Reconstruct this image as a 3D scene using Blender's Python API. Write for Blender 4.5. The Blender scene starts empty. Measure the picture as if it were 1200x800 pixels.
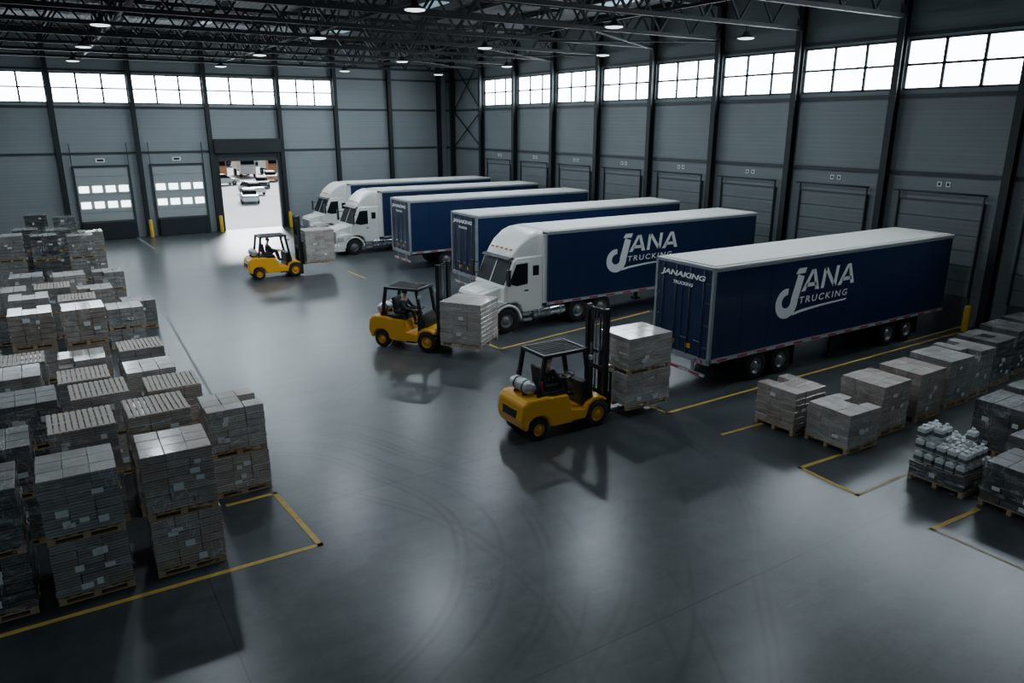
import bpy, bmesh, math, random
from mathutils import Vector, Matrix
random.seed(7)
C = bpy.context.scene.collection
R = math.radians
F = 870.0; PITCH = R(16.34); YAW = R(32.2); CH = 8.0
cp, sp = math.cos(PITCH), math.sin(PITCH)
def G(px, py, z=0.0):
    u = (px-600)/F; v = (py-400)/F
    f = cp - v*sp; dz = -sp - v*cp; t = (z-CH)/dz
    hx, hy = math.sin(YAW), math.cos(YAW)
    return Vector(((hx*f+hy*u)*t, (hy*f-hx*u)*t, z))
ORD = ['first','second','third','fourth','fifth','sixth','seventh','eighth','ninth','tenth','eleventh','twelfth','thirteenth','fourteenth','fifteenth','sixteenth']

# ------------------------------------------------------------ materials
def nodes(name):
    m = bpy.data.materials.new(name); m.use_nodes = True
    nt = m.node_tree; b = nt.nodes['Principled BSDF']
    return m, nt, b
def mth(nt, op, a, b=None, c=None, clamp=False):
    n = nt.nodes.new('ShaderNodeMath'); n.operation = op; n.use_clamp = clamp
    for i, x in enumerate((a, b, c)):
        if x is None: continue
        if isinstance(x, (int, float)): n.inputs[i].default_value = x
        else: nt.links.new(x, n.inputs[i])
    return n.outputs[0]
def noise(nt, vec, scale, detail=4, rough=.55):
    n = nt.nodes.new('ShaderNodeTexNoise'); n.inputs['Scale'].default_value = scale
    n.inputs['Detail'].default_value = detail; n.inputs['Roughness'].default_value = rough
    if vec is not None: nt.links.new(vec, n.inputs['Vector'])
    return n.outputs['Fac']
def mixc(nt, fac, a, b, blend='MIX'):
    n = nt.nodes.new('ShaderNodeMix'); n.data_type = 'RGBA'; n.blend_type = blend
    for s, x in ((n.inputs[0], fac), (n.inputs[6], a), (n.inputs[7], b)):
        if isinstance(x, (int, float)): s.default_value = x
        elif isinstance(x, tuple): s.default_value = (*x[:3], 1)
        else: nt.links.new(x, s)
    return n.outputs[2]
def bump(nt, b, h, strength=.3, dist=.02):
    n = nt.nodes.new('ShaderNodeBump'); n.inputs['Strength'].default_value = strength
    n.inputs['Distance'].default_value = dist
    nt.links.new(h, n.inputs['Height']); nt.links.new(n.outputs[0], b.inputs['Normal'])
def mat(name, col, rough=.5, metal=0, var=.18, scale=3, coat=0, bmp=0, spec=.5):
    m, nt, b = nodes(name)
    tc = nt.nodes.new('ShaderNodeTexCoord')
    f = noise(nt, tc.outputs['Object'], scale)
    c = mixc(nt, f, tuple(x*(1-var) for x in col), tuple(min(1, x*(1+var)) for x in col))
    nt.links.new(c, b.inputs['Base Color'])
    r = mth(nt, 'ADD', mth(nt, 'MULTIPLY', f, .15), rough-.07, clamp=True)
    nt.links.new(r, b.inputs['Roughness'])
    b.inputs['Metallic'].default_value = metal
    b.inputs['Coat Weight'].default_value = coat
    b.inputs['Specular IOR Level'].default_value = spec
    if bmp: bump(nt, b, noise(nt, tc.outputs['Object'], scale*8), bmp)
    return m
def emis(name, col, s):
    m, nt, b = nodes(name)
    b.inputs['Base Color'].default_value = (*col, 1)
    b.inputs['Emission Color'].default_value = (*col, 1)
    b.inputs['Emission Strength'].default_value = s
    return m
M = {}
M['steel'] = mat('dark_painted_steel', (.014,.020,.023), .55, .1)
M['girt'] = mat('girt_steel', (.035,.045,.05), .5, .1)
M['frame'] = mat('door_frame_grey', (.07,.08,.084), .5, .1)
M['truss'] = mat('truss_steel', (.010,.013,.015), .65, .1)
M['black'] = mat('black_plastic', (.012,.013,.014), .42)
M['rubber'] = mat('tyre_rubber', (.014,.014,.015), .75, bmp=.2, scale=8)
M['rim'] = mat('steel_rim', (.3,.31,.32), .4, .7)
M['rimy'] = mat('yellow_rim', (.8,.38,.02), .45)
M['chrome'] = mat('chrome', (.65,.67,.7), .18, 1, .05)
M['alu'] = mat('aluminium', (.42,.45,.48), .38, .6)
M['white'] = mat('white_cab_paint', (.86,.85,.80), .35, 0, .04, coat=.2)
M['roofw'] = mat('trailer_roof_white', (.72,.71,.68), .5, 0, .12, 1)
M['blue'] = mat('navy_trailer_paint', (.009,.024,.075), .3, 0, .1, 1, coat=.35)
M['yellow'] = mat('forklift_yellow', (1.0,.45,.008), .3, 0, .04, coat=.5)
M['postyellow'] = mat('bollard_yellow', (.75,.45,.02), .5)
M['lineyellow'] = mat('floor_paint_yellow', (.62,.41,.07), .6, 0, .4, 5)
M['linewhite'] = mat('floor_paint_pale', (.45,.38,.22), .6, 0, .4, 5)
M['linefaint'] = mat('floor_paint_faint', (.18,.19,.19), .6, 0, .4, 5)
M['glass'] = mat('dark_glass', (.008,.012,.014), .45, 0, .1, spec=.12)
M['red'] = mat('red_lens', (.5,.02,.015), .3)
M['amber'] = mat('amber_lens', (.8,.3,.02), .3)
M['lens'] = mat('clear_lens', (.7,.72,.75), .12, .3)
M['letter'] = mat('white_lettering', (.95,.95,.95), .5, 0, .03)
M['wood'] = mat('pallet_wood', (.52,.36,.21), .8, 0, .3, 9, bmp=.3)
M['slat'] = mat('pale_slats', (.56,.50,.43), .7, 0, .25, 9, bmp=.2)
M['paper'] = mat('paper_label', (.85,.86,.85), .6, 0, .08, 30)
M['skin'] = mat('skin', (.5,.29,.2), .5, 0, .06)
M['cloth'] = mat('dark_work_jacket', (.03,.035,.045), .85, 0, .2, 10)
M['trous'] = mat('dark_trousers', (.02,.022,.03), .85, 0, .2, 10)
M['hair'] = mat('dark_hair', (.015,.011,.009), .7)
M['gas'] = mat('gas_cylinder_grey', (.6,.62,.63), .3, .5)
M['seatm'] = mat('seat_vinyl', (.02,.02,.022), .55)
M['concrete'] = mat('yard_concrete', (.48,.50,.52), .8, 0, .2, .15)
M['orange'] = mat('hazed_orange_paint', (.75,.30,.14), .5)  # orange made paler so the colour carries the yard haze
M['pale'] = mat('pale_building', (.5,.54,.58), .7)
M['leaf'] = mat('hazy_foliage', (.30,.34,.35), .9, 0, .2, 2)
M['jug'] = mat('white_jug_plastic', (.82,.83,.82), .35, 0, .05)
M['jugd'] = mat('grey_jug_label', (.13,.15,.15), .5, 0, .2)
M['pane'] = emis('daylight_frosted_pane', (.80,.92,1.0), 16.0)
M['dpane'] = emis('daylight_door_pane', (.82,.93,1.0), 6.0)
M['bulb'] = emis('lamp_diffuser', (.85,.95,1.0), 2.5)
M['sky'] = emis('roof_light_strip', (.5,.7,.8), .25)

m, nt, b = nodes('reflective_tape'); tc = nt.nodes.new('ShaderNodeTexCoord'); s = nt.nodes.new('ShaderNodeSeparateXYZ')
nt.links.new(tc.outputs['Object'], s.inputs[0])
fr = mth(nt, 'GREATER_THAN', mth(nt, 'FRACT', mth(nt, 'MULTIPLY', mth(nt, 'ADD', s.outputs[0], s.outputs[1]), 1.1)), .5)
nt.links.new(mixc(nt, fr, (.5,.03,.02), (.6,.6,.6)), b.inputs['Base Color']); b.inputs['Roughness'].default_value = .4
M['tape'] = m
def wallmat(name, col, rib):
    m, nt, b = nodes(name)
    g = nt.nodes.new('ShaderNodeNewGeometry'); s = nt.nodes.new('ShaderNodeSeparateXYZ'); nt.links.new(g.outputs['Position'], s.inputs[0])
    z = s.outputs[2]
    n1 = noise(nt, g.outputs['Position'], .35, 5)
    c = mixc(nt, n1, tuple(x*.85 for x in col), tuple(x*1.1 for x in col))
    l1 = mth(nt, 'LESS_THAN', mth(nt, 'ABSOLUTE', mth(nt, 'SUBTRACT', mth(nt, 'FRACT', mth(nt, 'MULTIPLY', z, 1/1.02)), .5)), .01)
    l2 = mth(nt, 'LESS_THAN', mth(nt, 'FRACT', mth(nt, 'MULTIPLY', z, 1/.204)), .09)
    c = mixc(nt, mth(nt, 'MULTIPLY', l2, .22), c, tuple(x*.4 for x in col))
    c = mixc(nt, mth(nt, 'MULTIPLY', l1, rib), c, tuple(x*.4 for x in col))
    nt.links.new(c, b.inputs['Base Color']); b.inputs['Roughness'].default_value = .5
    w = mth(nt, 'SINE', mth(nt, 'MULTIPLY', z, 30.8))
    bump(nt, b, w, .15, .008)
    return m
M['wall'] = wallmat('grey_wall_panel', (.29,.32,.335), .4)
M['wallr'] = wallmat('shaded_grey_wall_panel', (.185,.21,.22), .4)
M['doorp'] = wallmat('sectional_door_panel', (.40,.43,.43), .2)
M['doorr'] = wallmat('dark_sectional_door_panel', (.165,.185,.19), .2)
m, nt, b = nodes('corrugated_roof_deck'); g = nt.nodes.new('ShaderNodeNewGeometry'); s = nt.nodes.new('ShaderNodeSeparateXYZ'); nt.links.new(g.outputs['Position'], s.inputs[0])
w = mth(nt, 'SINE', mth(nt, 'MULTIPLY', s.outputs[0], 20))
nt.links.new(mixc(nt, mth(nt, 'MULTIPLY_ADD', w, .5, .5), (.006,.008,.009), (.013,.016,.018)), b.inputs['Base Color']); bump(nt, b, w, .6, .05)
b.inputs['Roughness'].default_value = .7; M['deck'] = m
# floor
m, nt, b = nodes('polished_concrete_floor')
g = nt.nodes.new('ShaderNodeNewGeometry'); P = g.outputs['Position']; s = nt.nodes.new('ShaderNodeSeparateXYZ'); nt.links.new(P, s.inputs[0])
X, Y = s.outputs[0], s.outputs[1]
n1 = noise(nt, P, .22, 6, .6); n2 = noise(nt, P, 2.2, 8, .75); n3 = noise(nt, P, 5, 5, .65)
def streak(rot, sx, sy, sc):
    mp = nt.nodes.new('ShaderNodeMapping'); mp.inputs['Scale'].default_value = (sx, sy, 1); mp.inputs['Rotation'].default_value = (0,0,rot); nt.links.new(P, mp.inputs[0])
    return noise(nt, mp.outputs[0], sc, 5, .6)
n4 = streak(.8, .3, 1.6, .9)
# thin ridge scuffs running along the driving directions
def scuff(rot, thr):
    v_ = streak(rot, .12, 1.1, 1.1)
    return mth(nt, 'SUBTRACT', 1.0, mth(nt, 'MULTIPLY', mth(nt, 'ABSOLUTE', mth(nt, 'SUBTRACT', v_, .5)), 1/thr), clamp=True)
sc1 = mth(nt, 'MAXIMUM', scuff(-.5, .010), mth(nt, 'MAXIMUM', scuff(.95, .008), scuff(-1.25, .008)))
k = mth(nt, 'ADD', mth(nt, 'MULTIPLY', n1, .45), mth(nt, 'ADD', mth(nt, 'MULTIPLY', n2, .35), mth(nt, 'MULTIPLY', n4, .2)))
rp = nt.nodes.new('ShaderNodeValToRGB'); rp.color_ramp.elements[0].position = .36; rp.color_ramp.elements[0].color = (.030,.036,.039,1)
rp.color_ramp.elements[1].position = .66; rp.color_ramp.elements[1].color = (.098,.110,.115,1); nt.links.new(k, rp.inputs[0]); col = rp.outputs[0]
def joint(co, off, per):
    q = mth(nt, 'SUBTRACT', mth(nt, 'FRACT', mth(nt, 'ADD', mth(nt, 'MULTIPLY', mth(nt, 'SUBTRACT', co, off), 1/per), .5)), .5)
    return mth(nt, 'LESS_THAN', mth(nt, 'ABSOLUTE', q), .012/per)
jn = mth(nt, 'MAXIMUM', joint(Y, 7.7, 7.0), joint(X, 15.6, 14.0))
col = mixc(nt, mth(nt, 'MULTIPLY', jn, .65), col, (.012,.014,.016))
def rings(cx, cy, rads, wdt, wob):
    d = mth(nt, 'SQRT', mth(nt, 'ADD', mth(nt, 'POWER', mth(nt, 'ABSOLUTE', mth(nt, 'SUBTRACT', X, cx)), 2.0), mth(nt, 'POWER', mth(nt, 'ABSOLUTE', mth(nt, 'SUBTRACT', Y, cy)), 2.0)))
    d = mth(nt, 'ADD', d, mth(nt, 'MULTIPLY', noise(nt, P, .14, 1), wob))
    t = None
    for r in rads:
        e = mth(nt, 'SUBTRACT', 1.0, mth(nt, 'MULTIPLY', mth(nt, 'ABSOLUTE', mth(nt, 'SUBTRACT', d, r)), 1/wdt), clamp=True)
        t = e if t is None else mth(nt, 'MAXIMUM', t, e)
    return t
sk = mth(nt, 'MAXIMUM', rings(1.0, 13.4, (6.1,6.28,6.9,7.6,7.78,8.35), .085, 2.0), rings(2.6, 15.5, (7.9,8.08,9.0,10.1,10.28), .085, -1.8))
sk = mth(nt, 'MAXIMUM', sk, mth(nt, 'MULTIPLY', rings(-3.0, 10.0, (10.4,10.6,12.2,12.9), .08, 2.6), .8))
sk = mth(nt, 'MAXIMUM', sk, mth(nt, 'MULTIPLY', rings(-2, 34, (14,14.3,16.5,16.8), .10, 1.6), .6))
msk = mth(nt, 'MULTIPLY', mth(nt, 'SUBTRACT', noise(nt, P, .25, 1), .38), 4.0, clamp=True)
sk = mth(nt, 'MULTIPLY', mth(nt, 'MULTIPLY', sk, msk), mth(nt, 'MULTIPLY_ADD', n3, .9, .25, clamp=True))
sk = mth(nt, 'MAXIMUM', sk, mth(nt, 'MULTIPLY', sc1, .22))
col = mixc(nt, mth(nt, 'MULTIPLY', sk, .8, clamp=True), col, (.013,.015,.016))
nt.links.new(col, b.inputs['Base Color'])
nt.links.new(mth(nt, 'ADD', mth(nt, 'MULTIPLY', n2, .14), .23, clamp=True), b.inputs['Roughness'])
b.inputs['Specular IOR Level'].default_value = .62
bump(nt, b, n2, .05, .01)
M['floor'] = m
# cartons under crinkled film, with its glints painted into the colour
def carton(name, c1, c2):
    m, nt, b = nodes(name)
    tc = nt.nodes.new('ShaderNodeTexCoord'); s = nt.nodes.new('ShaderNodeSeparateXYZ'); nt.links.new(tc.outputs['Object'], s.inputs[0])
    oi = nt.nodes.new('ShaderNodeObjectInfo'); g = nt.nodes.new('ShaderNodeNewGeometry')
    sn = nt.nodes.new('ShaderNodeSeparateXYZ'); nt.links.new(g.outputs['Normal'], sn.inputs[0])
    n = noise(nt, g.outputs['Position'], 1.8, 4, .6)
    f = mth(nt, 'ADD', mth(nt, 'MULTIPLY', mth(nt, 'SUBTRACT', oi.outputs['Random'], .5), .5), mth(nt, 'MULTIPLY_ADD', n, 1.2, -.1), clamp=True)
    c = mixc(nt, f, c1, c2)
    st = mth(nt, 'LESS_THAN', mth(nt, 'FRACT', mth(nt, 'MULTIPLY', s.outputs[2], 18.5)), .24)
    side = mth(nt, 'LESS_THAN', mth(nt, 'ABSOLUTE', sn.outputs[2]), .5)
    c = mixc(nt, mth(nt, 'MULTIPLY', mth(nt, 'MULTIPLY', st, side), .8), c, tuple(x*.2 for x in c1))
    def crink(rot, sc, thr):
        mp = nt.nodes.new('ShaderNodeMapping'); mp.inputs['Rotation'].default_value = rot; mp.inputs['Scale'].default_value = sc; nt.links.new(g.outputs['Position'], mp.inputs[0])
        w = noise(nt, mp.outputs[0], 1.4, 4, .5)
        rd = mth(nt, 'SUBTRACT', 1.0, mth(nt, 'MULTIPLY', mth(nt, 'ABSOLUTE', mth(nt, 'SUBTRACT', w, .5)), 1/thr), clamp=True)
        return w, rd
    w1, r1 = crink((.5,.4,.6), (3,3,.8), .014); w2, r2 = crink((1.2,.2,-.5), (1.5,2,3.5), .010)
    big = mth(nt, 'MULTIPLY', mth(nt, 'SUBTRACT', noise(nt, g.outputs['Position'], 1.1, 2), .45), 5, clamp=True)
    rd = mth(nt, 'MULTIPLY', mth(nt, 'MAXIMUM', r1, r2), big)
    c = mixc(nt, mth(nt, 'MULTIPLY', rd, .75), c, (.85,.87,.89))  # white crease highlights of the film painted into the carton colour
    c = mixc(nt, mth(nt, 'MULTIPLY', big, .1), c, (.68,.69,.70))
    nt.links.new(c, b.inputs['Base Color'])
    b.inputs['Roughness'].default_value = .5
    b.inputs['Coat Weight'].default_value = 1.0; b.inputs['Coat Roughness'].default_value = .13
    bump(nt, b, mth(nt, 'ADD', w1, w2), .4, .04)
    return m
M['c0'] = carton('taupe_carton', (.33,.28,.24), (.68,.61,.55))
M['c1'] = carton('grey_carton', (.17,.155,.14), (.46,.43,.40))
M['c2'] = carton('dark_carton', (.035,.037,.036), (.17,.165,.155))  # dark grey cartons, with shadow partly put into their colour
M['c3'] = carton('brown_carton', (.28,.215,.17), (.58,.49,.42))
m, nt, b = nodes('stretch_wrap_film'); g = nt.nodes.new('ShaderNodeNewGeometry')
mp = nt.nodes.new('ShaderNodeMapping'); mp.inputs['Scale'].default_value = (2,2,7); mp.inputs['Rotation'].default_value = (.45,.4,0); nt.links.new(g.outputs['Position'], mp.inputs[0])
w = noise(nt, mp.outputs[0], 1.3, 7, .78)
b.inputs['Base Color'].default_value = (.9,.92,.94,1); b.inputs['Roughness'].default_value = .12
nt.links.new(mth(nt, 'MULTIPLY', mth(nt, 'SUBTRACT', w, .50), 3.0, clamp=True), b.inputs['Alpha']); bump(nt, b, w, .8, .04)
M['wrap'] = m

# ------------------------------------------------------------ mesh helpers
class MB:
    def __init__(s): s.v = []; s.f = []; s.sm = []
    def add(s, vs, fs, sm=False):
        n = len(s.v); s.v += [tuple(v) for v in vs]
        for f in fs: s.f.append(tuple(i+n for i in f)); s.sm.append(sm)
        return s
    def box(s, x0, x1, y0, y1, z0, z1):
        vs = [(x,y,z) for z in (z0,z1) for y in (y0,y1) for x in (x0,x1)]
        return s.add(vs, [(0,2,3,1),(4,5,7,6),(0,1,5,4),(2,6,7,3),(0,4,6,2),(1,3,7,5)])
    def bar(s, p, q, w, h=None):
        h = h or w; p = Vector(p); q = Vector(q); d = (q-p).normalized()
        up = Vector((0,0,1)) if abs(d.z) < .95 else Vector((1,0,0))
        a = d.cross(up).normalized(); bb = a.cross(d)
        vs = [e + a*i*w/2 + bb*j*h/2 for e in (p,q) for i,j in ((-1,-1),(1,-1),(1,1),(-1,1))]
        return s.add(vs, [(0,1,2,3),(7,6,5,4),(0,4,5,1),(1,5,6,2),(2,6,7,3),(3,7,4,0)])
    def cyl(s, p, q, r, n=14, r2=None):
        r2 = r if r2 is None else r2; p = Vector(p); q = Vector(q); d = (q-p).normalized()
        up = Vector((0,0,1)) if abs(d.z) < .95 else Vector((1,0,0))
        a = d.cross(up).normalized(); bb = a.cross(d)
        vs = []
        for e, rr in ((p,r),(q,r2)):
            for i in range(n):
                t = 2*math.pi*i/n; vs.append(e + a*math.cos(t)*rr + bb*math.sin(t)*rr)
        k = len(s.v); s.add(vs, [(i,(i+1)%n,n+(i+1)%n,n+i) for i in range(n)], True)
        s.f.append(tuple(k+i for i in range(n))[::-1]); s.sm.append(False)
        s.f.append(tuple(k+n+i for i in range(n))); s.sm.append(False)
        return s
    def prism(s, pts, a0, a1, axis='y'):
        n = len(pts)
        def mk(u, w, a): return (u,a,w) if axis=='y' else ((a,u,w) if axis=='x' else (u,w,a))
        vs = [mk(u,w,a0) for u,w in pts] + [mk(u,w,a1) for u,w in pts]
        return s.add(vs, [tuple(range(n)), tuple(range(n,2*n))[::-1]] + [(i,n+i,n+(i+1)%n,(i+1)%n) for i in range(n)])
    def lathe(s, prof, n=24, c=(0,0,0), axis='y'):
        vs = []
        for r, t in prof:
            for i in range(n):
                a = 2*math.pi*i/n
                p = (r*math.cos(a), t, r*math.sin(a)) if axis=='y' else (r*math.cos(a), r*math.sin(a), t)
                vs.append((p[0]+c[0], p[1]+c[1], p[2]+c[2]))
        m_ = len(prof)
        fs = [(j*n+i, j*n+(i+1)%n, (j+1)*n+(i+1)%n, (j+1)*n+i) for j in range(m_-1) for i in range(n)]
        return s.add(vs, fs, True)
    def loft(s, secs, sm=True):
        n = len(secs[0]); vs = [p for q in secs for p in q]
        fs = [(j*n+i, j*n+(i+1)%n, (j+1)*n+(i+1)%n, (j+1)*n+i) for j in range(len(secs)-1) for i in range(n)]
        s.add(vs, fs, sm)
        k = len(s.v)-len(vs)
        s.f.append(tuple(k+i for i in range(n))[::-1]); s.sm.append(False)
        s.f.append(tuple(k+len(vs)-n+i for i in range(n))); s.sm.append(False)
        return s
    def mesh(s, name, mtl):
        me = bpy.data.meshes.new(name); me.from_pydata(s.v, [], s.f); me.materials.append(mtl)
        for p, q in zip(me.polygons, s.sm): p.use_smooth = q
        bm = bmesh.new(); bm.from_mesh(me); bmesh.ops.recalc_face_normals(bm, faces=bm.faces); bm.to_mesh(me); bm.free()
        return me
    def build(s, name, mtl, parent=None, bevel=0, loc=None, seg=2):
        return put(name, s.mesh(name, mtl), parent, loc, bevel, seg)
def put(name, me, parent=None, loc=None, bevel=0, seg=2, rz=0):
    o = bpy.data.objects.new(name, me); C.objects.link(o)
    if loc is not None: o.location = loc
    if rz: o.rotation_euler.z = rz
    if parent: o.parent = parent
    if bevel:
        md = o.modifiers.new('bevel', 'BEVEL'); md.width = bevel; md.segments = seg; md.limit_method = 'ANGLE'; md.angle_limit = R(35)
    return o
def rrect(x, hw, z0, z1, r, yc=0, n=4):
    pts = []
    for cy, cz, a0 in ((hw-r, z1-r, 0), (-hw+r, z1-r, 90), (-hw+r, z0+r, 180), (hw-r, z0+r, 270)):
        for i in range(n+1):
            a = R(a0 + 90*i/n); pts.append((x, yc+cy+r*math.cos(a), cz+r*math.sin(a)))
    return pts
def tag(o, label, cat, group=None, kind=None):
    o['label'] = label; o['category'] = cat
    if group: o['group'] = group
    if kind: o['kind'] = kind
    return o
def thing(name, label, cat, loc=(0,0,0), rz=0, group=None, kind=None):
    o = bpy.data.objects.new(name, None); C.objects.link(o); o.location = loc; o.rotation_euler = (0,0,rz)
    o.empty_display_size = .2
    return tag(o, label, cat, group, kind)
def copy_tree(o, parent=None):
    c = o.copy(); C.objects.link(c); c.parent = parent
    for ch in list(o.children): copy_tree(ch, c)
    return c

# ------------------------------------------------------------ building
XW, YW = 31.5, 61.0
ZS, ZH = 9.35, 11.35
XL, YB = -16.0, -8.0
tag(MB().box(XL-14, XW+.3, YB, YW+.3, -.3, 0).build('floor', M['floor']), 'dark polished concrete warehouse floor with tyre marks', 'floor', kind='structure')
tag(MB().box(-80, 160, YW+.3, 330, -.3, -.01).build('ground', M['concrete']), 'pale bright yard outside the open loading door', 'yard', kind='structure')
colY = [4.3+5*k for k in range(12)]
colX = [-8.3,-3.3,1.65,6.6,11.55,16.85,21.4,26.1,30.7]
OX0, OX1, OZ = 12.0, 16.45, 5.6
w = MB()
w.box(XL, OX0, YW, YW+.25, 0, ZS).box(OX1, XW+.25, YW, YW+.25, 0, ZS).box(OX0, OX1, YW, YW+.25, OZ, ZS)
w.box(XL, XW+.25, YW, YW+.25, ZH, 14.2).box(21.3, XW+.25, YW, YW+.25, ZS, ZH)
for x in colX[:7]: w.box(x-.16, x+.16, YW, YW+.25, ZS, ZH)
w.box(XL, -8.4, YW, YW+.25, ZS, ZH)
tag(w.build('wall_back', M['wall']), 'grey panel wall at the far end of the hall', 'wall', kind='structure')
w = MB().box(XW, XW+.25, YB, YW, 0, ZS).box(XW, XW+.25, YB, YW, ZH, 14.2).box(XW, XW+.25, 54.5, YW, ZS, ZH)
for y in colY: w.box(XW, XW+.25, y-.16, y+.16, ZS, ZH)
w.box(XW, XW+.25, YB, 4.2, ZS, ZH)
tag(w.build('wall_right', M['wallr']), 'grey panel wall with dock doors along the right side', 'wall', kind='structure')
tag(MB().box(XL, XW+.3, YB, YW+.3, 14.2, 14.45).build('ceiling', M['deck']), 'dark corrugated metal roof deck', 'ceiling', kind='structure')
for i, (x0, y0) in enumerate([(10, 26), (19, 26), (10, 38), (19, 38), (10, 50), (19,50), (27,32), (27,20)]):
    tag(MB().box(x0, x0+1.0, y0, y0+4.2, 14.14, 14.2).build('roof_light', M['sky']), 'dim translucent roof light strip, %s counted over the hall' % ORD[i], 'roof light', 'roof light strips')
for z, nm in ((9.1, 'under the windows'), (6.0, 'above the doors'), (11.5, 'over the windows')):
    if z != 6.0: tag(MB().box(XL, 30.5, YW-.1, YW-.002, z-.08, z+.08).build('wall_girt', M['girt']), 'dark horizontal steel rail %s on the far wall' % nm, 'wall rail')
    tag(MB().box(XW-.1, XW-.002, YB, 60.8, z-.08, z+.08).build('wall_girt', M['girt']), 'dark horizontal steel rail %s on the right wall' % nm, 'wall rail')
for a, b_ in ((XL, OX0-.4), (OX1+.4, 30.5)):
    tag(MB().box(a, b_, YW-.1, YW-.002, 5.95, 6.08).build('wall_girt', M['girt']), 'dark steel rail on the far wall %s of the open door' % ('left' if a < 0 else 'right'), 'wall rail')
def column(x, y, ax, label):
    r = thing('steel_column', label, 'column', (x, y, 0), group='steel wall columns')
    m_ = MB()
    if ax == 'x': m_.box(-.15,.15,-.34,-.3,0,14.1).box(-.15,.15,-.03,0,0,14.1).box(-.02,.02,-.31,-.02,0,14.1)
    else: m_.box(-.34,-.3,-.15,.15,0,14.1).box(-.03,0,-.15,.15,0,14.1).box(-.31,-.02,-.02,.02,0,14.1)
    m_.build('shaft', M['steel'], r)
    MB().box(-.25 if ax=='x' else -.45, .25 if ax=='x' else 0, -.45 if ax=='x' else -.25, 0 if ax=='x' else .25, 0, .03).build('base_plate', M['girt'], r)
for i, x in enumerate(colX):
    column(x, YW-.1, 'x', 'dark steel column on the far wall, %s from the right corner' % ORD[len(colX)-1-i])
for i, y in enumerate(colY):
    column(XW-.1, y, 'y', 'dark steel column on the right wall, %s from the far corner' % ORD[len(colY)-1-i])
wn = 0
def window(label, f, a0, a1, n):
    global wn; wn += 1
    r = thing('window_%d' % wn, label, 'window', (0,0,0), kind='structure')
    fr = MB(); pn = MB()
    f(fr, a0, a1, ZS, ZS+.09, .0); f(fr, a0, a1, ZH-.09, ZH, .0); zc = (ZS+ZH)/2
    f(fr, a0, a1, zc-.05, zc+.05, 0)
    for k in range(n+1):
        a = a0 + (a1-a0)*k/n; f(fr, max(a0,a-.065), min(a1,a+.065), ZS, ZH, 0)
    f(pn, a0, a1, ZS, ZH, .1)
    fr.build('window_frame', M['girt'], r); pn.build('window_pane', M['pane'], r)
def fb(m_, a0, a1, z0, z1, off): m_.box(a0, a1, YW+.02+off, YW+.08+off, z0, z1)
def fr_(m_, a0, a1, z0, z1, off): m_.box(XW+.02+off, XW+.08+off, a0, a1, z0, z1)
for i in range(6):
    window('high frosted window in the far wall, %s from the right' % ORD[5-i], fb, colX[i]+.16, colX[i+1]-.16, 3)
for i in range(10):
    window('high frosted window in the right wall, %s from the far corner' % ORD[9-i], fr_, colY[i]+.16, colY[i+1]-.16, 3)
def dock_back(n, x0, x1, z0, z1, label):
    r = thing('door_%d' % n, label, 'door', (0,0,0), kind='structure')
    d = MB()
    for k in range(6):
        a = z0+(z1-z0)*k/6; d.box(x0, x1, YW-.1, YW-.03, a+.01, a+(z1-z0)/6-.01)
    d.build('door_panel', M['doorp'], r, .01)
    MB().box(x0-.14, x0, YW-.18, YW-.002, 0, z1+.14).box(x1, x1+.14, YW-.18, YW-.002, 0, z1+.14).box(x0, x1, YW-.18, YW-.002, z1, z1+.14).build('door_frame', M['girt'], r)
    MB().box(x0,x1,YW-.5,YW-.002,0,z0-.05).build('dock_leveller', M['steel'], r, .03)
    w4 = (x1-x0)/4
    for row_ in (2.45, 3.55):
        for k in range(4):
            MB().box(x0+w4*k+.12, x0+w4*(k+1)-.12, YW-.125, YW-.1, row_-.22, row_+.22).build('window_pane', M['dpane'], r)
    MB().box(x0-.12, x0-.07, YW-.24, YW-.18, z1, 6.7).box(x1+.07, x1+.12, YW-.24, YW-.18, z1, 6.7).build('door_track', M['girt'], r)
dock_back(1, 2.4, 5.75, 1.3, 5.05, 'left closed sectional dock door with lit panes in the far wall')
dock_back(2, 7.35, 10.8, 1.3, 5.05, 'closed sectional dock door with lit panes beside the open doorway')
r = thing('door_3', 'open roll-up loading door with rolled curtain above the doorway', 'door', kind='structure')
MB().box(OX0-.3, OX1+.3, YW-.62, YW-.002, OZ+.25, OZ+1.3).build('shutter_housing', M['steel'], r, .05)
MB().box(OX0, OX1, YW-.2, YW-.12, OZ-.35, OZ+.3).build('shutter_curtain', M['girt'], r)
MB().box(OX0-.28, OX0, YW-.3, YW-.002, 0, OZ+.25).build('guide_rail', M['steel'], r)
MB().box(OX1, OX1+.28, YW-.3, YW-.002, 0, OZ+.25).build('guide_rail', M['steel'], r)
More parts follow.
